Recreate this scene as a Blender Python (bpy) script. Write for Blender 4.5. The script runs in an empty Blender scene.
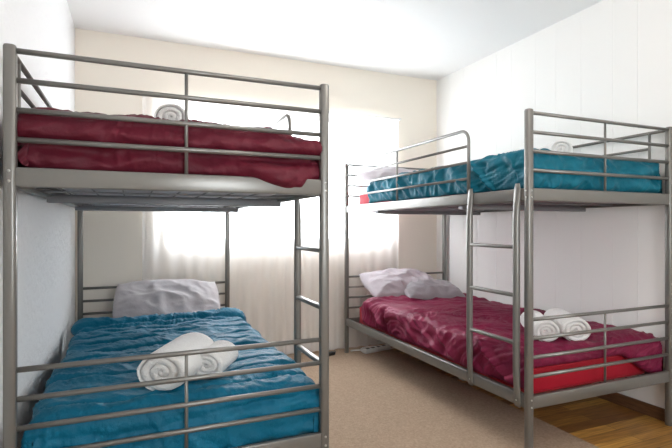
import bpy, bmesh, math, random
from mathutils import Vector, Matrix, noise
random.seed(7)
C = bpy.context.scene.collection
SC = bpy.context.scene

# ------------------------------------------------------------ camera
YAW = 0.404176
cam_d = bpy.data.cameras.new('camera')
cam_d.sensor_width = 36.0
cam_d.lens = 473.59 / 672 * 36.0
cam_d.shift_y = 2.6 / 672
cam_d.clip_start = 0.02
cam = bpy.data.objects.new('camera', cam_d)
C.objects.link(cam)
cam.location = (0, 0, 1.0809)
cam.rotation_euler = (math.pi / 2, 0, -YAW)
SC.camera = cam

# ------------------------------------------------------------ world, lights, exposure
W = bpy.data.worlds.new('world'); SC.world = W; W.use_nodes = True
bg = W.node_tree.nodes['Background']
bg.inputs[0].default_value = (0.88, 0.95, 1.0, 1); bg.inputs[1].default_value = 11.5

def area(name, loc, rot, sx, sy, power, col=(1, 1, 1), portal=False, spread=math.pi):
    l = bpy.data.lights.new(name, 'AREA'); l.shape = 'RECTANGLE'; l.size = sx; l.size_y = sy
    l.energy = power; l.color = col; l.spread = spread
    if portal: l.cycles.is_portal = True
    o = bpy.data.objects.new(name, l); C.objects.link(o); o.location = loc; o.rotation_euler = rot
    return o
# daylight comes in through the far window and an added, unseen fill window behind the camera
area('window_portal', (1.2125, 3.97, 1.49), (-math.pi / 2, 0, 0), 2.04, 1.13, 1, portal=True)
area('added_window_portal', (1.1, -1.45, 1.35), (math.pi / 2, 0, 0), 1.0, 1.3, 1, portal=True)
# added fill lamp under the ceiling, out of view above the frame
pl_ = bpy.data.lights.new('added_fill_light', 'POINT'); pl_.energy = 10; pl_.color = (1.0, 0.95, 0.88); pl_.shadow_soft_size = 0.13
po_ = bpy.data.objects.new('added_fill_light', pl_); C.objects.link(po_); po_.location = (1.15, 1.15, 2.16)
SC.view_settings.view_transform = 'Standard'
SC.view_settings.look = 'None'
SC.view_settings.exposure = 0.58
SC.view_settings.gamma = 1.0
SC.view_settings.use_curve_mapping = False
SC.cycles.max_bounces = 12; SC.cycles.diffuse_bounces = 6
SC.cycles.transparent_max_bounces = 12
SC.cycles.sample_clamp_indirect = 8
SC.cycles.use_denoising = True

# ------------------------------------------------------------ materials
def mat(name, col, rough=0.6, metal=0.0, **kw):
    m = bpy.data.materials.new(name); m.use_nodes = True
    b = m.node_tree.nodes['Principled BSDF']
    b.inputs['Base Color'].default_value = (*col, 1)
    b.inputs['Roughness'].default_value = rough
    b.inputs['Metallic'].default_value = metal
    for k, v in kw.items(): b.inputs[k.replace('_', ' ')].default_value = v
    return m
def N(m, t, **kw):
    n = m.node_tree.nodes.new(t)
    for k, v in kw.items(): setattr(n, k, v)
    return n
def L(m, a, b): m.node_tree.links.new(a, b)
def bump(m, hsock, strength, dist):
    b = N(m, 'ShaderNodeBump'); b.inputs['Strength'].default_value = strength; b.inputs['Distance'].default_value = dist
    L(m, hsock, b.inputs['Height'])
    L(m, b.outputs[0], m.node_tree.nodes['Principled BSDF'].inputs['Normal'])
    return b
def noise_node(m, scale, detail=4, vec=(1, 1, 1), rough=0.5):
    tc = N(m, 'ShaderNodeTexCoord'); mp = N(m, 'ShaderNodeMapping'); mp.inputs['Scale'].default_value = vec
    L(m, tc.outputs['Object'], mp.inputs[0])
    n = N(m, 'ShaderNodeTexNoise'); n.inputs['Scale'].default_value = scale; n.inputs['Detail'].default_value = detail
    n.inputs['Roughness'].default_value = rough
    L(m, mp.outputs[0], n.inputs['Vector'])
    return n
def vary(m, fac, c1, c2, p0=0.3, p1=0.7):
    r = N(m, 'ShaderNodeValToRGB'); r.color_ramp.elements[0].color = (*c1, 1); r.color_ramp.elements[1].color = (*c2, 1)
    r.color_ramp.elements[0].position = p0; r.color_ramp.elements[1].position = p1
    L(m, fac, r.inputs[0]); L(m, r.outputs[0], m.node_tree.nodes['Principled BSDF'].inputs['Base Color'])
    return r

m_ceil = mat('ceiling_paint', (0.84, 0.83, 0.82), 0.9)
n = noise_node(m_ceil, 60, 3); bump(m_ceil, n.outputs[0], 0.15, 0.003)
m_wall = mat('wall_paint', (0.85, 0.785, 0.69), 0.85)
n = noise_node(m_wall, 45, 3); bump(m_wall, n.outputs[0], 0.12, 0.003)
m_wl = mat('textured_white_plaster', (0.84, 0.84, 0.84), 0.7)
n = noise_node(m_wl, 28, 5, rough=0.6); bump(m_wl, n.outputs[0], 0.9, 0.010)
m_panel = mat('white_painted_panelling', (0.84, 0.825, 0.80), 0.6)
n = noise_node(m_panel, 30, 3); bump(m_panel, n.outputs[0], 0.08, 0.002)
m_trim = mat('white_trim_paint', (0.82, 0.81, 0.80), 0.45)
m_bbwood = mat('dark_stained_baseboard', (0.13, 0.062, 0.028), 0.5)
n = noise_node(m_bbwood, 12, 4, (8, 1, 8)); vary(m_bbwood, n.outputs[0], (0.09, 0.04, 0.018), (0.17, 0.08, 0.035))

def wood_floor():
    m = mat('oak_floorboards', (0.4, 0.2, 0.07), 0.32)
    tc = N(m, 'ShaderNodeTexCoord')
    br = N(m, 'ShaderNodeTexBrick'); br.offset = 0.37; br.offset_frequency = 2
    br.inputs['Scale'].default_value = 1.0; br.inputs['Brick Width'].default_value = 0.9; br.inputs['Row Height'].default_value = 0.072
    br.inputs['Mortar Size'].default_value = 0.0012
    br.inputs['Color1'].default_value = (0.60, 0.34, 0.09, 1); br.inputs['Color2'].default_value = (0.22, 0.09, 0.024, 1)
    br.inputs['Mortar'].default_value = (0.04, 0.018, 0.008, 1)
    L(m, tc.outputs['Object'], br.inputs['Vector'])
    mp = N(m, 'ShaderNodeMapping'); mp.inputs['Scale'].default_value = (2, 26, 1); L(m, tc.outputs['Object'], mp.inputs[0])
    nn = N(m, 'ShaderNodeTexNoise'); nn.inputs['Scale'].default_value = 3; nn.inputs['Detail'].default_value = 6; L(m, mp.outputs[0], nn.inputs['Vector'])
    rp = N(m, 'ShaderNodeValToRGB'); rp.color_ramp.elements[0].color = (0.55, 0.5, 0.45, 1); rp.color_ramp.elements[1].color = (1.25, 1.2, 1.1, 1)
    rp.color_ramp.elements[0].position = 0.3; rp.color_ramp.elements[1].position = 0.7
    L(m, nn.outputs[0], rp.inputs[0])
    mx = N(m, 'ShaderNodeMix', data_type='RGBA', blend_type='MULTIPLY'); mx.inputs[0].default_value = 1
    L(m, br.outputs['Color'], mx.inputs[6]); L(m, rp.outputs[0], mx.inputs[7])
    L(m, mx.outputs[2], m.node_tree.nodes['Principled BSDF'].inputs['Base Color'])
    bump(m, br.outputs['Fac'], -0.3, 0.002)
    return m
m_floor = wood_floor()

m_rug = mat('beige_loop_carpet', (0.5, 0.4, 0.3), 0.95)
n = noise_node(m_rug, 260, 2); n2 = noise_node(m_rug, 90, 5, (1, 1, 1))
vary(m_rug, n2.outputs[0], (0.335, 0.235, 0.16), (0.46, 0.335, 0.235), 0.3, 0.7)
bump(m_rug, n.outputs[0], 0.8, 0.006)

m_metal = mat('grey_powder_coated_steel', (0.20, 0.192, 0.178), 0.33, 0.5)
m_slat = mat('dark_grey_steel_slat', (0.22, 0.225, 0.24), 0.45, 0.3)
m_bolt = mat('zinc_bolt', (0.6, 0.6, 0.58), 0.3, 0.9)

def fabric(name, c1, c2, rough, sheen, wr=0.22, wscale=22):
    m = mat(name, c1, rough)
    b = m.node_tree.nodes['Principled BSDF']
    b.inputs['Sheen Weight'].default_value = sheen; b.inputs['Specular IOR Level'].default_value = 0.25; b.inputs['Sheen Roughness'].default_value = 0.35
    n = noise_node(m, 5, 4); vary(m, n.outputs[0], c1, c2)
    n2 = noise_node(m, wscale, 5, rough=0.6); bump(m, n2.outputs[0], wr, 0.012)
    return m
m_blue = fabric('cerulean_microfibre', (0.0008, 0.108, 0.19), (0.001, 0.135, 0.232), 0.52, 0.03, 0.55, 34)
m_teal = fabric('teal_microfibre', (0.001, 0.11, 0.165), (0.0015, 0.14, 0.205), 0.55, 0.03, 0.4, 30)
m_burg = fabric('burgundy_microfibre', (0.09, 0.006, 0.016), (0.12, 0.008, 0.021), 0.55, 0.03, 0.4, 30)
m_plum = fabric('plum_microfibre', (0.17, 0.010, 0.042), (0.23, 0.016, 0.060), 0.55, 0.0, 0.4, 30)
m_red = fabric('crimson_sheet', (0.38, 0.006, 0.02), (0.43, 0.01, 0.028), 0.6, 0.2, 0.15)
m_navy = fabric('dark_navy_sheet', (0.012, 0.025, 0.055), (0.02, 0.035, 0.07), 0.7, 0.1, 0.15)
m_slate = fabric('slate_sheet', (0.42, 0.43, 0.47), (0.48, 0.49, 0.53), 0.7, 0.1, 0.15)
m_pil = fabric('grey_pillowcase', (0.40, 0.37, 0.38), (0.47, 0.435, 0.445), 0.7, 0.2, 0.3, 20)
m_pil2 = fabric('mid_grey_pillowcase', (0.31, 0.285, 0.30), (0.36, 0.335, 0.35), 0.7, 0.2, 0.3, 20)
m_pil3 = fabric('lilac_grey_pillowcase', (0.43, 0.385, 0.41), (0.50, 0.45, 0.48), 0.7, 0.2, 0.3, 20)
m_towel = fabric('white_terry', (0.80, 0.79, 0.77), (0.86, 0.85, 0.84), 0.95, 0.3, 0.6, 160)
m_cord = mat('white_cord_plastic', (0.75, 0.74, 0.72), 0.4)
m_black = mat('black_plastic', (0.02, 0.02, 0.02), 0.4)

def curtain_mat():
    m = bpy.data.materials.new('sheer_white_voile'); m.use_nodes = True
    nt = m.node_tree; nt.nodes.clear()
    out = nt.nodes.new('ShaderNodeOutputMaterial')
    d = nt.nodes.new('ShaderNodeBsdfDiffuse'); d.inputs[0].default_value = (0.93, 0.91, 0.89, 1)
    t = nt.nodes.new('ShaderNodeBsdfTranslucent'); t.inputs[0].default_value = (0.93, 0.9, 0.89, 1)
    tr = nt.nodes.new('ShaderNodeBsdfTransparent')
    a = nt.nodes.new('ShaderNodeMixShader'); a.inputs[0].default_value = 0.5
    b = nt.nodes.new('ShaderNodeMixShader'); b.inputs[0].default_value = 0.33
    nt.links.new(d.outputs[0], a.inputs[1]); nt.links.new(t.outputs[0], a.inputs[2])
    nt.links.new(a.outputs[0], b.inputs[1]); nt.links.new(tr.outputs[0], b.inputs[2])
    nt.links.new(b.outputs[0], out.inputs[0])
    return m
m_curt = curtain_mat()
def glass_mat():
    m = bpy.data.materials.new('window_glass'); m.use_nodes = True
    nt = m.node_tree; nt.nodes.clear()
    out = nt.nodes.new('ShaderNodeOutputMaterial')
    g = nt.nodes.new('ShaderNodeBsdfGlossy'); g.inputs['Roughness'].default_value = 0.02
    tr = nt.nodes.new('ShaderNodeBsdfTransparent')
    b = nt.nodes.new('ShaderNodeMixShader'); b.inputs[0].default_value = 0.06
    nt.links.new(tr.outputs[0], b.inputs[1]); nt.links.new(g.outputs[0], b.inputs[2]); nt.links.new(b.outputs[0], out.inputs[0])
    return m
m_glass = glass_mat()

# ------------------------------------------------------------ helpers
def obj(name, bm, m, parent=None, smooth=True, label=None):
    me = bpy.data.meshes.new(name); bm.normal_update(); bm.to_mesh(me); bm.free()
    me.materials.append(m)
    for p in me.polygons: p.use_smooth = smooth
    o = bpy.data.objects.new(name, me); C.objects.link(o)
    if parent: o.parent = parent
    if label: o['label'] = label
    return o
def thing(name, label, cat, loc=(0, 0, 0), rz=0, group=None):
    o = bpy.data.objects.new(name, None); C.objects.link(o); o.empty_display_size = 0.1
    o.location = loc; o.rotation_euler = (0, 0, rz); o['label'] = label; o['category'] = cat
    if group: o['group'] = group
    return o
def tag(o, label, cat, group=None):
    o['label'] = label; o['category'] = cat
    if group: o['group'] = group
    return o
def struct(name, bm, m, smooth=False, parent=None):
    o = obj(name, bm, m, parent, smooth)
    if not parent: o['kind'] = 'structure'
    return o
def bx(bm, lo, hi, bev=0.0, seg=2):
    r = bmesh.ops.create_cube(bm, size=1.0)
    vs = r['verts']
    for v in vs: v.co = Vector([(lo[i] + hi[i]) / 2 + v.co[i] * (hi[i] - lo[i]) for i in range(3)])
    if bev > 0:
        es = list({e for v in vs for e in v.link_edges})
        bmesh.ops.bevel(bm, geom=es, offset=bev, segments=seg, affect='EDGES', profile=0.5)
    return bm
def B(*boxes, bev=0.0, seg=2):
    bm = bmesh.new()
    for lo, hi in boxes: bx(bm, lo, hi, bev, seg)
    return bm
def tube(bm, pts, r, seg=10, sx=None):
    """round tube through points; sx = list of (ru, rv) radii per point for flattened ends"""
    pts = [Vector(p) for p in pts]; rings = []
    up0 = Vector((0, 0, 1))
    d0 = (pts[1] - pts[0]).normalized()
    ref = Vector((1, 0, 0)) if abs(d0.z) > 0.9 else up0
    u = d0.cross(ref).normalized(); 
    for i, p in enumerate(pts):
        if i == 0: d = pts[1] - pts[0]
        elif i == len(pts) - 1: d = pts[-1] - pts[-2]
        else: d = (pts[i + 1] - p).normalized() + (p - pts[i - 1]).normalized()
        d.normalize()
        u = (u - d * u.dot(d)).normalized(); w = d.cross(u)
        ru, rv = (r, r) if sx is None else sx[i]
        rings.append([bm.verts.new(p + u * (math.cos(a) * ru) + w * (math.sin(a) * rv)) for a in [2 * math.pi * k / seg for k in range(seg)]])
    for a, b in zip(rings, rings[1:]):
        for k in range(seg): bm.faces.new((a[k], a[(k + 1) % seg], b[(k + 1) % seg], b[k]))
    bm.faces.new(rings[0][::-1]); bm.faces.new(rings[-1])
    return bm
def T(pts, r, seg=10, sx=None): return tube(bmesh.new(), pts, r, seg, sx)
def fix(o): 
    bm = bmesh.new(); bm.from_mesh(o.data); bmesh.ops.recalc_face_normals(bm, faces=bm.faces); bm.to_mesh(o.data); bm.free(); return o
def flat_shade(o):
    for p in o.data.polygons: p.use_smooth = False
def fbm(x, y, z=0.0, oct=3):
    s = 0; a = 1
    for i in range(oct):
        s += a * noise.noise(Vector((x, y, z + 7.3 * i))); x *= 2.03; y *= 2.03; a *= 0.5
    return s
def ridge(x, y, z=0.0): return 1 - 2 * min(1, abs(noise.noise(Vector((x, y, z)))) * 2.2)
def sstep(a, b, t):
    if a > b: return 1 - sstep(b, a, t)
    t = max(0, min(1, (t - a) / (b - a))); return t * t * (3 - 2 * t)

# ------------------------------------------------------------ the room
XL, XR, YB, YF, ZC = -0.385, 2.718, 3.86, -1.4, 2.505
t = 0.12
struct('floor', B(((XL - t, YF - t, -0.1), (XR + t, YB + t, 0))), m_floor)
struct('ceiling', B(((XL - t, YF - t, ZC), (XR + t, YB + t, ZC + 0.1))), m_ceil)
struct('wall_left', B(((XL - t, YF, 0), (XL, YB, ZC))), m_wl)
# right wall: panels with real V-grooves
bm = bmesh.new()
gy = [1.855, 2.012, 2.238, 2.439, 2.62, 2.86, 3.03, 3.27, 3.45, 3.66, 1.64, 1.42, 1.2, 0.95, 0.7, 0.4, 0.1, -0.2, -0.6, -1.0]
gy = sorted(gy); prof = [(YF, XR)]
for g in gy: prof += [(g - 0.004, XR), (g, XR + 0.002), (g + 0.004, XR)]
prof += [(YB, XR)]
lo = [bm.verts.new((x, y, 0)) for y, x in prof]; hi = [bm.verts.new((x, y, ZC)) for y, x in prof]
lo2 = [bm.verts.new((XR + t, y, 0)) for y in (YF, YB)]; hi2 = [bm.verts.new((XR + t, y, ZC)) for y in (YF, YB)]
for i in range(len(prof) - 1): bm.faces.new((lo[i], lo[i + 1], hi[i + 1], hi[i]))
bm.faces.new((lo2[0], hi2[0], hi2[1], lo2[1])); bm.faces.new((lo[0], hi[0], hi2[0], lo2[0])); bm.faces.new((lo[-1], lo2[1], hi2[1], hi[-1]))
bm.faces.new(lo + lo2[::-1]); bm.faces.new(hi + hi2[::-1])
bmesh.ops.recalc_face_normals(bm, faces=bm.faces)
struct('wall_right', bm, m_panel)
WX0, WX1, WZ0, WZ1 = 0.215, 2.235, 0.926, 2.055
struct('wall_back', B(((XL - t, YB, 0), (WX0, YB + t, ZC)), ((WX1, YB, 0), (XR + t, YB + t, ZC)), ((WX0, YB, 0), (WX1, YB + t, WZ0)), ((WX0, YB, WZ1), (WX1, YB + t, ZC))), m_wall)
RX0, RX1, RZ0, RZ1 = 0.6, 1.6, 0.7, 2.0
struct('wall_front', B(((XL - t, YF - t, 0), (RX0, YF, ZC)), ((RX1, YF - t, 0), (XR + t, YF, ZC)), ((RX0, YF - t, 0), (RX1, YF, RZ0)), ((RX0, YF - t, RZ1), (RX1, YF, ZC))), m_wall)
def window(name, x0, x1, z0, z1, y, s):
    w = thing(name, '', '', (0, 0, 0)); del w['label']; del w['category']; w['kind'] = 'structure'
    f = 0.045
    ya, yb = y - 0.03, y + 0.03
    xm = (x0 + x1) / 2
    obj('window_frame', B(((x0, ya, z0), (x0 + f, yb, z1)), ((x1 - f, ya, z0), (x1, yb, z1)), ((x0 + f, ya, z0), (x1 - f, yb, z0 + f)), ((x0 + f, ya, z1 - f), (x1 - f, yb, z1)), ((xm - 0.02, ya, z0 + f), (xm + 0.02, yb, z1 - f))), m_trim, w, False)
    obj('window_glass', B(((x0 + f, y - 0.003, z0 + f), (xm - 0.02, y + 0.003, z1 - f)), ((xm + 0.02, y - 0.003, z0 + f), (x1 - f, y + 0.003, z1 - f))), m_glass, w, False)
window('window_1', WX0, WX1, WZ0, WZ1, YB + 0.07, 1)
window('added_fill_window', RX0, RX1, RZ0, RZ1, YF - 0.06, -1)  # unseen window, added to let frontal fill daylight in
struct('baseboard_right', B(((XR - 0.016, YF, 0), (XR, YB - 0.012, 0.068)), bev=0.003), m_bbwood)
struct('baseboard_back', B(((XL, YB - 0.012, 0), (XR, YB, 0.06)), bev=0.003), m_trim)
struct('baseboard_left', B(((XL, YF, 0), (XL + 0.014, YB - 0.012, 0.068)), bev=0.003), m_bbwood)

# carpet
bm = bmesh.new(); bx(bm, (XL + 0.015, -1.2, 0.0005), (2.085, YB - 0.02, 0.006), 0.003)
tag(obj('carpet', bm, m_rug, None, False), 'large beige woven carpet laid over the wooden floor between the beds', 'carpet')

# ------------------------------------------------------------ curtains
def curtain(x0, x1, seed, label):
    nx, nz = 150, 24; zt, zb = 2.07, 0.012
    bm = bmesh.new(); g = []
    for j in range(nz + 1):
        row = []; v = j / nz; z = zt + (zb - zt) * v
        for i in range(nx + 1):
            u = i / nx; x = x0 + (x1 - x0) * u
            ph = u * (x1 - x0) / 0.105 * 2 * math.pi + 1.5 * noise.noise(Vector((u * 5, seed, 0)))
            y = 3.80 - (0.007 + 0.004 * v) * math.sin(ph) - 0.012 * noise.noise(Vector((u * 14, v * 1.2, seed)))
            x += 0.012 * noise.noise(Vector((u * 6, v * 1.5, seed + 4))) * v
            row.append(bm.verts.new((x, y, z)))
        g.append(row)
    for j in range(nz):
        for i in range(nx): bm.faces.new((g[j][i], g[j + 1][i], g[j + 1][i + 1], g[j][i + 1]))
    o = obj('curtain', bm, m_curt)
    return tag(o, label, 'curtain', 'sheer curtains over the window')
curtain(0.06, 1.16, 1.0, 'sheer white curtain panel on the left half of the bright window')
curtain(1.15, 2.25, 9.0, 'sheer white curtain panel on the right half of the bright window')
rod = thing('curtain_rod', 'thin white curtain rod along the top of the window', 'curtain rod', (1.15, 3.8, 2.076))
fix(obj('rod', T([(-1.13, 0, 0), (1.13, 0, 0)], 0.006), m_trim, rod))
for s in (-1, 1): obj('bracket', B(((s * 1.12 - 0.008, 0, -0.01), (s * 1.12 + 0.008, 0.06, 0.01)), bev=0.002), m_trim, rod)

# ------------------------------------------------------------ bunk beds
BW, BL, BH = 1.007, 2.028, 1.623
TH = 0.0591
def bunk(name, label, loc, mirror):
    root = thing(name, label, 'bunk bed', loc, 0, 'bunk beds')
    def P(nm, bm, m=m_metal, smooth=True, lab=None, par=None):
        if mirror:
            for v in bm.verts: v.co.x = BW - v.co.x
            bmesh.ops.recalc_face_normals(bm, faces=bm.faces)
        else: bmesh.ops.recalc_face_normals(bm, faces=bm.faces)
        return obj(nm, bm, m, par or root, smooth, lab)
    def post(x, y):
        bm = bmesh.new(); prof = []
        h = 0.0172; r = 0.0105
        for cx, cy, a0 in ((h - r, h - r, 0), (-h + r, h - r, 90), (-h + r, -h + r, 180), (h - r, -h + r, 270)):
            for k in range(4):
                a = math.radians(a0 + 30 * k); prof.append((cx + r * math.cos(a), cy + r * math.sin(a)))
        rings = []
        for z, s in ((0.0, 0.9), (0.004, 1), (BH - 0.008, 1), (BH - 0.002, 0.9), (BH, 0.7)):
            rings.append([bm.verts.new((x + px * s, y + py * s, z)) for px, py in prof])
        n = len(prof)
        for a, b in zip(rings, rings[1:]):
            for k in range(n): bm.faces.new((a[k], a[(k + 1) % n], b[(k + 1) % n], b[k]))
        bm.faces.new(rings[0][::-1]); bm.faces.new(rings[-1])
        p = P('post', bm)
        return p
    posts = {}
    for x in (0, BW):
        for y in (0, BL): posts[(x, y)] = post(x, y)
    i = 0.0165
    zs_u = [1.6075 - k * 0.0886 for k in range(4)]; zs_l = [0.651 - k * 0.0882 for k in range(4)]
    for y in (0, BL):
        for ztop, zs in ((1.2589, zs_u), (0.298, zs_l)):
            P('end_rail', B(((i - 0.004, y - 0.011, ztop - TH), (BW - i + 0.004, y + 0.011, ztop)), bev=0.005))
            for z in zs: P('crossbar', T([(i - 0.005, y, z), (BW - i + 0.005, y, z)], 0.0088, 12))
            P('spindle', T([(BW / 2, y - 0.001, ztop - 0.002), (BW / 2, y - 0.001, zs[0])], 0.0058, 8))
    # side rails: a panel with an inward lip that carries the slats
    for x, s in ((0, 1), (BW, -1)):
        for ztop in (1.2589, 0.298):
            bm = bmesh.new()
            xa, xb = sorted((x - s * 0.012, x + s * 0.012)); bx(bm, (xa, i - 0.004, ztop - TH), (xb, BL - i + 0.004, ztop), 0.005)
            xa, xb = sorted((x + s * 0.008, x + s * 0.04)); bx(bm, (xa, i, ztop - TH), (xb, BL - i, ztop - TH + 0.006))
            P('side_rail', bm)
    # mattress base
    for ztop in (1.2589, 0.298):
        z = ztop - TH + 0.007
        for k in range(9):
            y = 0.10 + k * (BL - 0.20) / 8
            P('slat', B(((0.014, y - 0.010, z), (BW - 0.014, y + 0.010, z + 0.006)), bev=0.002), m_slat)
        for k in range(9):
            x = 0.10 + k * (BW - 0.20) / 8
            P('base_wire', T([(x, 0.012, z + 0.0085), (x, BL - 0.012, z + 0.0085)], 0.003, 6), m_slat)
        for y in (0.52, 1.52):
            P('support_bar', B(((0.02, y - 0.02, z - 0.03), (BW - 0.02, y + 0.02, z - 0.001)), bev=0.003), m_slat)
    # guard rail on the ladder side: arched end towards the foot
    ye = 0.426; zt = zs_u[0]; r = 0.06
    pts = [(0, BL - i + 0.004, zt), (0, ye + r, zt)]
    for k in range(1, 7):
        a = math.radians(90 + 15 * k); pts.append((0, ye + r + r * math.cos(a), zt - r + r * math.sin(a)))
    pts.append((0, ye, 1.255))
    g = P('guard_rail', T(pts, 0.0092, 12))
    for z in zs_u[1:]: P('guard_bar', T([(0, ye, z), (0, BL - i + 0.004, z)], 0.0075, 10), par=g)
    P('guard_spindle', T([(0, 1.186, 1.255), (0, 1.186, zt)], 0.007, 8), par=g)
    # guard rail on the wall side
    g = P('guard_rail', T([(BW, i - 0.004, zt), (BW, BL - i + 0.004, zt)], 0.0088, 12))
    for z in zs_u[1:]: P('guard_bar', T([(BW, 0.108, z), (BW, BL - 0.108, z)], 0.0075, 10), par=g)
    for y in (0.108, BL - 0.108): P('guard_spindle', T([(BW, y, 1.255), (BW, y, zt)], 0.0075, 8), par=g)
    # ladder
    xl = -0.024
    ly0, ly1 = 0.052, 0.388
    lad_bm = bmesh.new()
    for yy in (ly0, ly1):
        pts = []; rr = []
        for z, x, a, b in ((0.236, -0.017, 0.004, 0.020), (0.262, -0.0185, 0.005, 0.021), (0.30, -0.020, 0.008, 0.020), (0.35, -0.022, 0.0125, 0.0175), (0.42, xl, 0.0165, 0.0165),
                           (1.12, xl, 0.0165, 0.0165), (1.18, -0.0225, 0.014, 0.018), (1.225, -0.020, 0.009, 0.020), (1.262, -0.0185, 0.005, 0.020), (1.283, -0.017, 0.004, 0.014)):
            pts.append((x, yy, z)); rr.append((b, a))
        tube(lad_bm, pts, 0.016, 14, rr)
    lad = P('ladder', lad_bm)
    for z in (0.985, 0.758, 0.535):
        P('ladder_rung', B(((xl - 0.011, ly0 + 0.012, z - 0.009), (xl + 0.013, ly1 - 0.012, z + 0.009)), bev=0.006, seg=3), par=lad)
    # bolts
    for x in (0, BW):
        for z in (1.246, 1.216, 0.285, 0.252):
            P('bolt', T([(x, -0.0165, z), (x, -0.0195, z)], 0.0045, 8), m_bolt)
    for yy in (ly0, ly1):
        for z in (0.268,):
            P('bolt', T([(-0.022, yy, z), (-0.027, yy, z)], 0.004, 8), m_bolt)
    for x in (0,):
        for z in (1.246, 1.216): P('bolt', T([(-0.0165, 0, z), (-0.0195, 0, z)], 0.0045, 8), m_bolt)
    return root
AX, AY = -0.338, 1.681
BX, BY = 1.675, 1.657
bunk('bunk_bed', 'grey metal bunk bed against the left wall with a blue lower comforter', (AX, AY, 0), True)
bunk('bunk_bed', 'grey metal bunk bed on the right side with a teal upper comforter', (BX, BY, 0), False)

# ------------------------------------------------------------ mattresses
def mattress(x0, y0, z0, m, label, h=0.155):
    w, l = BW - 0.15, BL - 0.14
    bm = bmesh.new(); bx(bm, (-w / 2, -l / 2, 0), (w / 2, l / 2, h), 0.035, 5)
    o = obj('mattress', bm, m); o.location = (x0 + BW / 2, y0 + BL / 2, z0)
    o['label'] = label; o['category'] = 'mattress'; o['group'] = 'mattresses on the bunk beds'
    pb = bmesh.new()
    for z in (0.02, h - 0.02):
        r = 0.035; pts = []
        for cx, cy, a0 in ((w / 2 - r, l / 2 - r, 0), (-w / 2 + r, l / 2 - r, 90), (-w / 2 + r, -l / 2 + r, 180), (w / 2 - r, -l / 2 + r, 270)):
            for k in range(5):
                a = math.radians(a0 + 22.5 * k); pts.append((cx + r * math.cos(a), cy + r * math.sin(a), z))
        pts.append(pts[0]); tube(pb, pts, 0.003, 6)
    bmesh.ops.recalc_face_normals(pb, faces=pb.faces)
    obj('piping', pb, m, o)
    return o
ZU, ZL = 1.2195, 0.2585
mattress(AX, AY, ZU, m_slate, 'pale grey mattress under the burgundy comforter on the left top bunk')
mattress(AX, AY, ZL, m_navy, 'dark navy mattress under the blue comforter on the left lower bunk')
mattress(BX, BY, ZU, m_red, 'red covered mattress under the teal comforter on the right top bunk')
mattress(BX, BY, ZL, m_red, 'red covered mattress under the plum comforter on the right lower bunk')

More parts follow.
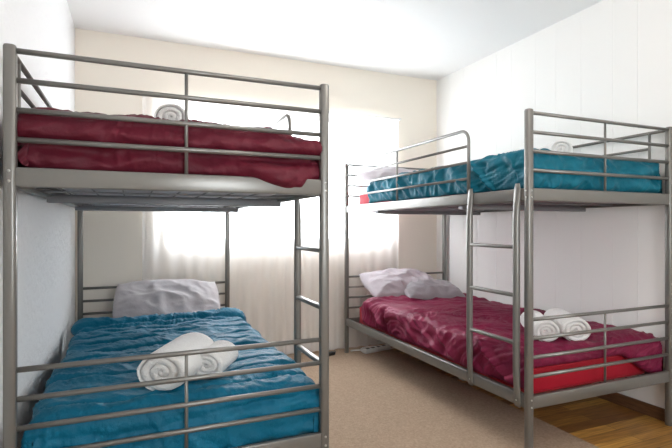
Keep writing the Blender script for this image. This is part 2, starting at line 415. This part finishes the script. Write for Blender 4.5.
# ------------------------------------------------------------ comforters
def comforter(label, m, x0, x1, y0, y1, ztop, dl, dr, df, dh, wr, thick=0.034, r=0.05, nx=170, ny=270, maxdrop=None, shear=None):
    """a quilt draped on a bed: top spans x0..x1, y0..y1; dl/dr/df/dh = drop lengths (functions) at left/right/foot/head;
    wr(a, b, side) = displacement along the normal"""
    def edge(d, w):   # unrolled distance d beyond the flat part -> (horizontal, drop)
        if d <= 0: return 0, 0
        q = r * math.pi / 2
        if d < q: a = d / r; return r * math.sin(a), r * (1 - math.cos(a))
        return r, r + (d - q)
    X0, X1, Y0, Y1 = x0 + r, x1 - r, y0 + r, y1 - r
    P_ = []; AB = []
    for j in range(ny + 1):
        v = j / ny; row = []; rab = []
        for i in range(nx + 1):
            u = i / nx
            bb = Y0 + (Y1 - Y0) * v; aa = X0 + (X1 - X0) * u
            DL, DR, DF, DH = dl(bb), dr(bb), df(aa), dh(aa)
            a = (X0 - DL) + (X1 + DR - X0 + DL) * u
            b = (Y0 - DF) + (Y1 + DH - Y0 + DF) * v
            if shear: a, b = shear(a, b)
            hx = hy = dz1 = dz2 = 0; x = a; y = b
            if a < X0: hx, dz1 = edge(X0 - a, 0); x = X0 - hx
            elif a > X1: hx, dz1 = edge(a - X1, 0); x = X1 + hx
            if b < Y0: hy, dz2 = edge(Y0 - b, 0); y = Y0 - hy
            elif b > Y1: hy, dz2 = edge(b - Y1, 0); y = Y1 + hy
            dz = max(dz1, dz2) + 0.25 * min(dz1, dz2)
            row.append(Vector((x, y, ztop - dz))); rab.append((a, b, dz))
        P_.append(row); AB.append(rab)
    Nn = []
    for j in range(ny + 1):
        row = []
        for i in range(nx + 1):
            du = P_[j][min(i + 1, nx)] - P_[j][max(i - 1, 0)]; dv = P_[min(j + 1, ny)][i] - P_[max(j - 1, 0)][i]
            n = du.cross(dv)
            row.append(n.normalized() if n.length > 1e-9 else Vector((0, 0, 1)))
        Nn.append(row)
    bm = bmesh.new(); top = []; bot = []
    for j in range(ny + 1):
        rt = []; rb = []
        for i in range(nx + 1):
            a, b, dz = AB[j][i]; e = min(i, nx - i) / nx * 12; e2 = min(j, ny - j) / ny * 40
            ed = max(0, min(1, min(e, e2))); ed = math.sqrt(1 - (1 - ed) ** 2)
            w = wr(a, b, dz)
            p = P_[j][i]; n = Nn[j][i]
            rt.append(bm.verts.new(p + n * (w * (0.35 + 0.65 * ed) + (thick) * (ed - 1) * 0.8)))
            rb.append(bm.verts.new(p - n * (thick) + n * (max(w * 0.15, w - 0.035) if dz > 0.03 else 0)))
        top.append(rt); bot.append(rb)
    for j in range(ny):
        for i in range(nx):
            bm.faces.new((top[j][i], top[j][i + 1], top[j + 1][i + 1], top[j + 1][i]))
            bm.faces.new((bot[j][i], bot[j + 1][i], bot[j + 1][i + 1], bot[j][i + 1]))
    for j in range(ny):
        bm.faces.new((top[j][0], top[j + 1][0], bot[j + 1][0], bot[j][0])); bm.faces.new((top[j][nx], bot[j][nx], bot[j + 1][nx], top[j + 1][nx]))
    for i in range(nx):
        bm.faces.new((top[0][i], bot[0][i], bot[0][i + 1], top[0][i + 1])); bm.faces.new((top[ny][i], top[ny][i + 1], bot[ny][i + 1], bot[ny][i]))
    o = obj('comforter', bm, m)
    return tag(o, label, 'comforter', 'comforters on the bunk beds')

K = lambda v: (lambda _: v)
def silk(a, b, s, f=11):
    th_ = 2.6 * noise.noise(Vector((a * 1.1, b * 1.1, s + 50))) + 0.9
    t_ = a * math.cos(th_) + b * math.sin(th_); c_ = -a * math.sin(th_) + b * math.cos(th_)
    q = 1 - abs(noise.noise(Vector((t_ * f, c_ * 2.2, s + 60)))) * 2.6
    return max(-0.3, q) * (0.35 + 0.9 * max(0, noise.noise(Vector((a * 2.3, b * 2.3, s + 70))) + 0.25))
def crumple(a, b, s, k=1.0):
    wx = 0.05 * noise.noise(Vector((a * 4, b * 4, s + 20))); wy = 0.05 * noise.noise(Vector((a * 4, b * 4, s + 30)))
    a += wx; b += wy
    return k * (0.011 * fbm(a * 3, b * 4.2, s, 2) + 0.008 * noise.noise(Vector((a * 7, b * 9, s + 3))) + 0.005 * ridge(a * 5 + b * 2, b * 9 + a * 4, s + 5) + 0.003 * noise.noise(Vector((a * 26, b * 24, s + 9))))
# left lower: blue, quilted across
def wr_blue(a, b, dz):
    bq = b + 0.03 * noise.noise(Vector((a * 2.5, b * 1.5, 1)))
    u = (bq / 0.15) % 1.0; seam = math.exp(-(min(u, 1 - u) / 0.09) ** 2)
    h = -0.017 * seam * (1 if dz < 0.06 else 0.5)
    h += 0.011 * noise.noise(Vector((a * 19, b * 8, 4))) * (0.35 + seam) + 0.006 * silk(a, b, 3, 15)
    h += crumple(a, b, 2.0, 1.0)
    h += 0.036 * math.exp(-((b - 3.22) / 0.075) ** 2) - 0.022 * math.exp(-((b - 3.10) / 0.028) ** 2)
    if dz > 0.05: h += 0.012 * noise.noise(Vector((a * 7 + b * 7, b * 5, 3)))
    return h
comforter('blue quilted comforter covering the left lower bunk, with two rolled towels on it', m_blue, AX + 0.02, AX + BW + 0.0, AY + 0.018, 3.32, 0.49,
          K(0.10), lambda b: 0.21 + 0.03 * noise.noise(Vector((b * 2, 0, 0))), lambda a: 0.25 + 0.02 * noise.noise(Vector((a * 3, 4, 0))), K(-0.02), wr_blue, r=0.055)
# left upper: burgundy
def wr_burg(a, b, dz):
    h = crumple(a, b, 5.0, 1.1) + 0.011 * silk(a, b, 5)
    if dz > 0.03: h += 0.012 * noise.noise(Vector((a * 6 + dz * 10, dz * 9 + b, 8))) + 0.006 * ridge(a * 7, dz * 14, 6)
    if b < AY + 0.3: h += 0.075 * math.exp(-((a - 0.47) / 0.11) ** 2) * sstep(0.118, 0.165, dz)
    h -= 0.035 * sstep(0.46, 0.66, a) * sstep(0.06, 0.0, dz)
    h += 0.02 * math.exp(-((dz - 0.075) / 0.03) ** 2) - 0.012 * math.exp(-((dz - 0.115) / 0.02) ** 2)
    return h
comforter('burgundy comforter on the left top bunk behind the four crossbars', m_burg, AX + 0.008, AX + BW - 0.008, AY + 0.02, 3.35, 1.447,
          K(0.2), lambda b: 0.19, lambda a: 0.222 + 0.055 * math.exp(-((a - 0.46) / 0.11) ** 2) - 0.06 * sstep(0.52, 0.60, a), K(0.0), wr_burg, r=0.06)
# right upper: teal
def wr_teal(a, b, dz):
    h = crumple(a, b, 11.0, 1.1) + 0.012 * silk(a, b, 11)
    if dz > 0.02:
        if b > BY + 0.1: h += 0.020 * max(-0.3, ridge(b * 7 + 7 * dz, dz * 3, 2)) + 0.010 * noise.noise(Vector((b * 8 - 6 * dz, dz * 4, 5)))
        else: h += 0.012 * noise.noise(Vector((a * 6 + dz * 10, dz * 9, 8))) + 0.008 * ridge(a * 8, dz * 12, 1)
    return h
comforter('teal comforter on the right top bunk with one rolled towel at its foot', m_teal, BX + 0.022, BX + BW - 0.03, BY + 0.02, 3.40, 1.445,
          lambda b: 0.215 + 0.02 * noise.noise(Vector((b * 3, 1, 0))), K(0.2), lambda a: 0.22 + 0.02 * noise.noise(Vector((a * 4, 2, 0))), K(0.0), wr_teal, r=0.06)
# right lower: plum
def wr_plum(a, b, dz):
    h = crumple(a, b, 21.0, 0.9) + 0.013 * silk(a, b, 21, 9)
    if dz > 0.02 and b > BY + 0.1: h += 0.018 * max(-0.3, ridge(b * 4.5 + 6 * dz, dz * 2.5, 2)) + 0.012 * noise.noise(Vector((b * 7 - 6 * dz, dz * 4, 5)))
    h += 0.026 * math.exp(-((b - 3.30) / 0.07) ** 2) - 0.09 * math.exp(-((b - 3.06) / 0.024) ** 2) * sstep(0.0, 0.06, dz)
    return h
comforter('plum comforter spread over the right lower bunk, its hem hanging past the red sheet', m_plum, BX + 0.012, BX + BW - 0.02, BY + 0.02, 3.46, 0.49,
          lambda b: 0.03 + 0.19 * sstep(3.42, 3.34, b) + 0.012 * noise.noise(Vector((b * 3, 7, 0))), K(0.1), lambda a: 0.115 + 0.125 * sstep(2.32, 2.55, a) + 0.01 * noise.noise(Vector((a * 5, 2, 0))), K(0.02), wr_plum, r=0.055)

# ------------------------------------------------------------ pillows
def pillow(label, m, loc, rot, w=0.68, d=0.46, h=0.17, seed=0.0):
    n1, n2 = 64, 48; bm = bmesh.new(); T_ = []; Bt = []
    for j in range(n2 + 1):
        v = -1 + 2 * j / n2; a = []; b = []
        for i in range(n1 + 1):
            u = -1 + 2 * i / n1
            x = u * w / 2 * (1 - 0.05 * abs(v) ** 3); y = v * d / 2 * (1 - 0.15 * abs(u) ** 2.5 + 0.12 * abs(u) ** 14 + 0.04 * noise.noise(Vector((u * 3, seed, 1))))
            k = max(0, (1 - u * u) * (1 - v * v)) ** 0.42
            e = 1 - max(abs(u), abs(v)) ** 6
            wk = 0.016 * fbm(u * 1.6, v * 1.6, seed, 2) + 0.009 * ridge(u * 1.8 + v * 0.8, v * 1.2 - u * 1.0, seed + 2) + 0.004 * ridge(u * 4 + v, v * 2.4, seed + 5)
            a.append(bm.verts.new((x, y, h / 2 * k + wk * e + 0.004))); b.append(bm.verts.new((x, y, -h / 2 * k * 0.8 + 0.3 * wk * e - 0.004)))
        T_.append(a); Bt.append(b)
    for j in range(n2):
        for i in range(n1):
            bm.faces.new((T_[j][i], T_[j][i + 1], T_[j + 1][i + 1], T_[j + 1][i])); bm.faces.new((Bt[j][i], Bt[j + 1][i], Bt[j + 1][i + 1], Bt[j][i + 1]))
    for j in range(n2):
        bm.faces.new((T_[j][0], T_[j + 1][0], Bt[j + 1][0], Bt[j][0])); bm.faces.new((T_[j][n1], Bt[j][n1], Bt[j + 1][n1], T_[j + 1][n1]))
    for i in range(n1):
        bm.faces.new((T_[0][i], Bt[0][i], Bt[0][i + 1], T_[0][i + 1])); bm.faces.new((T_[n2][i], T_[n2][i + 1], Bt[n2][i + 1], Bt[n2][i]))
    o = obj('pillow', bm, m); o.location = loc; o.rotation_euler = rot
    return tag(o, label, 'pillow', 'pillows at the heads of the bunks')
R = math.radians
pillow('pale grey pillow leaning on the headboard of the left lower bunk', m_pil, (0.225, 3.50, 0.550), (R(33), R(1), R(-2)), 0.70, 0.44, 0.17, 1.0)
pillow('light lilac grey pillow behind a darker one at the head of the right lower bunk', m_pil3, (2.11, 3.52, 0.585), (R(22), R(0), R(-3)), 0.66, 0.42, 0.18, 4.0)
pillow('smaller darker grey pillow in front of the light one on the right lower bunk', m_pil2, (2.30, 3.37, 0.545), (R(16), R(3), R(-6)), 0.54, 0.36, 0.14, 8.0)
pillow('pale grey pillow at the head of the right top bunk beside the window', m_pil3, (2.10, 3.48, 1.475), (R(20), 0, 0), 0.74, 0.42, 0.16, 12.0)

# ------------------------------------------------------------ rolled towels
def towel(label, face, back, rad, group, squash=0.86, seed=0, turns=3.2):
    face = Vector(face); back = Vector(back); ln = (back - face).length
    n = int(turns * 22); th = 0.88 * rad / (turns * (1 - 16 / n)) * 0.97
    outer = []; inner = []
    for k in range(n + 1):
        t_ = k / n; a = t_ * turns * 2 * math.pi - 1.9 - turns * 2 * math.pi
        tc_ = 1 - 16 / n
        rr = 0.12 * rad + (rad - 0.12 * rad) * min(t_, tc_) / tc_
        outer.append((rr * math.cos(a), rr * math.sin(a))); ri = max(0.001, rr - th * min(1, 0.15 + 0.85 * (n - k) / 16)); inner.append((ri * math.cos(a), ri * math.sin(a)))
    bm = bmesh.new(); secs = []
    NS = 12
    for s in range(NS + 1):
        f = s / NS; y = ln * f
        end = min(f, 1 - f) * ln; q = 1 if end > 0.012 else 0.94 + 0.06 * (end / 0.012)
        ro = []; ri = []
        for k in range(n + 1):
            wob = 1 + 0.03 * noise.noise(Vector((outer[k][0] * 20, outer[k][1] * 20, y * 9 + seed)))
            ycone = y + (0.012 * (1 - k / n) if s == 0 else 0)
            ro.append(bm.verts.new((outer[k][0] * q * wob, ycone, outer[k][1] * q * wob * squash)))
            ri.append(bm.verts.new((inner[k][0] * wob, ycone + (0.003 if s == 0 else 0), inner[k][1] * wob * squash)))
        secs.append((ro, ri))
    for (a, c), (b, d) in zip(secs, secs[1:]):
        for k in range(n):
            bm.faces.new((a[k], a[k + 1], b[k + 1], b[k])); bm.faces.new((c[k], d[k], d[k + 1], c[k + 1]))
        bm.faces.new((a[0], b[0], d[0], c[0])); bm.faces.new((a[n], c[n], d[n], b[n]))
    for (a, c), fl in ((secs[0], 0), (secs[-1], 1)):
        for k in range(n): bm.faces.new((a[k], c[k], c[k + 1], a[k + 1]) if not fl else (a[k], a[k + 1], c[k + 1], c[k]))
    bmesh.ops.recalc_face_normals(bm, faces=bm.faces)
    o = obj('rolled_towel', bm, m_towel)
    d = back - face; o.location = face
    o.rotation_euler = (math.atan2(d.z, math.hypot(d.x, d.y)), 0, math.atan2(-d.x, d.y))
    return tag(o, label, 'towel', group)
G = 'rolled towels at the feet of the bunks'
towel('large white rolled towel on the blue comforter, the left one of the pair', (0.087, 1.80, 0.556), (0.240, 2.05, 0.572), 0.095, G, 0.76, 0.5, 3.3)
towel('white rolled towel on the blue comforter, the right one of the pair', (0.250, 1.86, 0.548), (0.345, 2.02, 0.552), 0.072, G, 0.76, 2.0, 3.2)
towel('white rolled towel beside the near post on the plum comforter', (1.945, 1.80, 0.540), (2.08, 2.04, 0.555), 0.068, G, 0.82, 1.0, 3.3)
towel('white rolled towel with a cream end in the middle of the plum comforter foot', (2.095, 1.745, 0.545), (2.21, 1.99, 0.56), 0.074, G, 0.84, 3.0, 3.3)
towel('white rolled towel on the burgundy comforter of the left top bunk', (0.128, 1.85, 1.488), (0.16, 2.10, 1.49), 0.062, G, 0.84, 4.0, 3.3)
towel('white rolled towel on the teal comforter of the right top bunk', (2.12, 1.86, 1.494), (2.21, 2.08, 1.496), 0.062, G, 0.86, 5.0, 3.3)

# ------------------------------------------------------------ cords and plug by the curtain
pts = []
for k in range(60):
    s = k / 59
    pts.append((1.72 + 0.5 * s + 0.05 * math.sin(s * 17), 3.70 - 0.06 * math.sin(s * 11) - 0.05 * s, 0.0125 + 0.010 * abs(math.sin(s * 14))))
tag(fix(obj('extension_cord', T(pts, 0.006, 8), m_cord)), 'tangled white power cord on the carpet under the right bed', 'cord')
ps = thing('power_strip', 'white power strip lying beneath the head of the right bed', 'power strip', (1.93, 3.62, 0.0065), R(12))
obj('casing', B(((-0.14, -0.028, 0), (0.14, 0.028, 0.036)), bev=0.008, seg=3), m_cord, ps)
for k in range(4): obj('socket', B(((-0.115 + k * 0.06, -0.014, 0.034), (-0.085 + k * 0.06, 0.014, 0.0375)), bev=0.001), m_black, ps)
pl = thing('plug_adapter', 'small black plug adapter on the carpet in front of the curtain', 'adapter', (1.515, 3.66, 0.0065), R(20))
obj('body', B(((-0.038, -0.022, 0), (0.038, 0.022, 0.024)), bev=0.007, seg=3), m_black, pl)
fix(obj('cable', T([(0.036, 0, 0.01), (0.06, 0.01, 0.006), (0.09, 0.03, 0.005), (0.11, 0.07, 0.005)], 0.0035, 8), m_black, pl))
# ------------------------------------------------------------ added fixture for the fill lamp, above the frame
lm = thing('added_fill_lamp', 'added out-of-view fill lamp with a short rod and white canopy', 'ceiling lamp', (1.15, 1.15, ZC))
fix(obj('rod', T([(0, 0, -0.17), (0, 0, 0)], 0.01), m_trim, lm))
obj('canopy', B(((-0.06, -0.06, -0.02), (0.06, 0.06, 0)), bev=0.006), m_trim, lm)
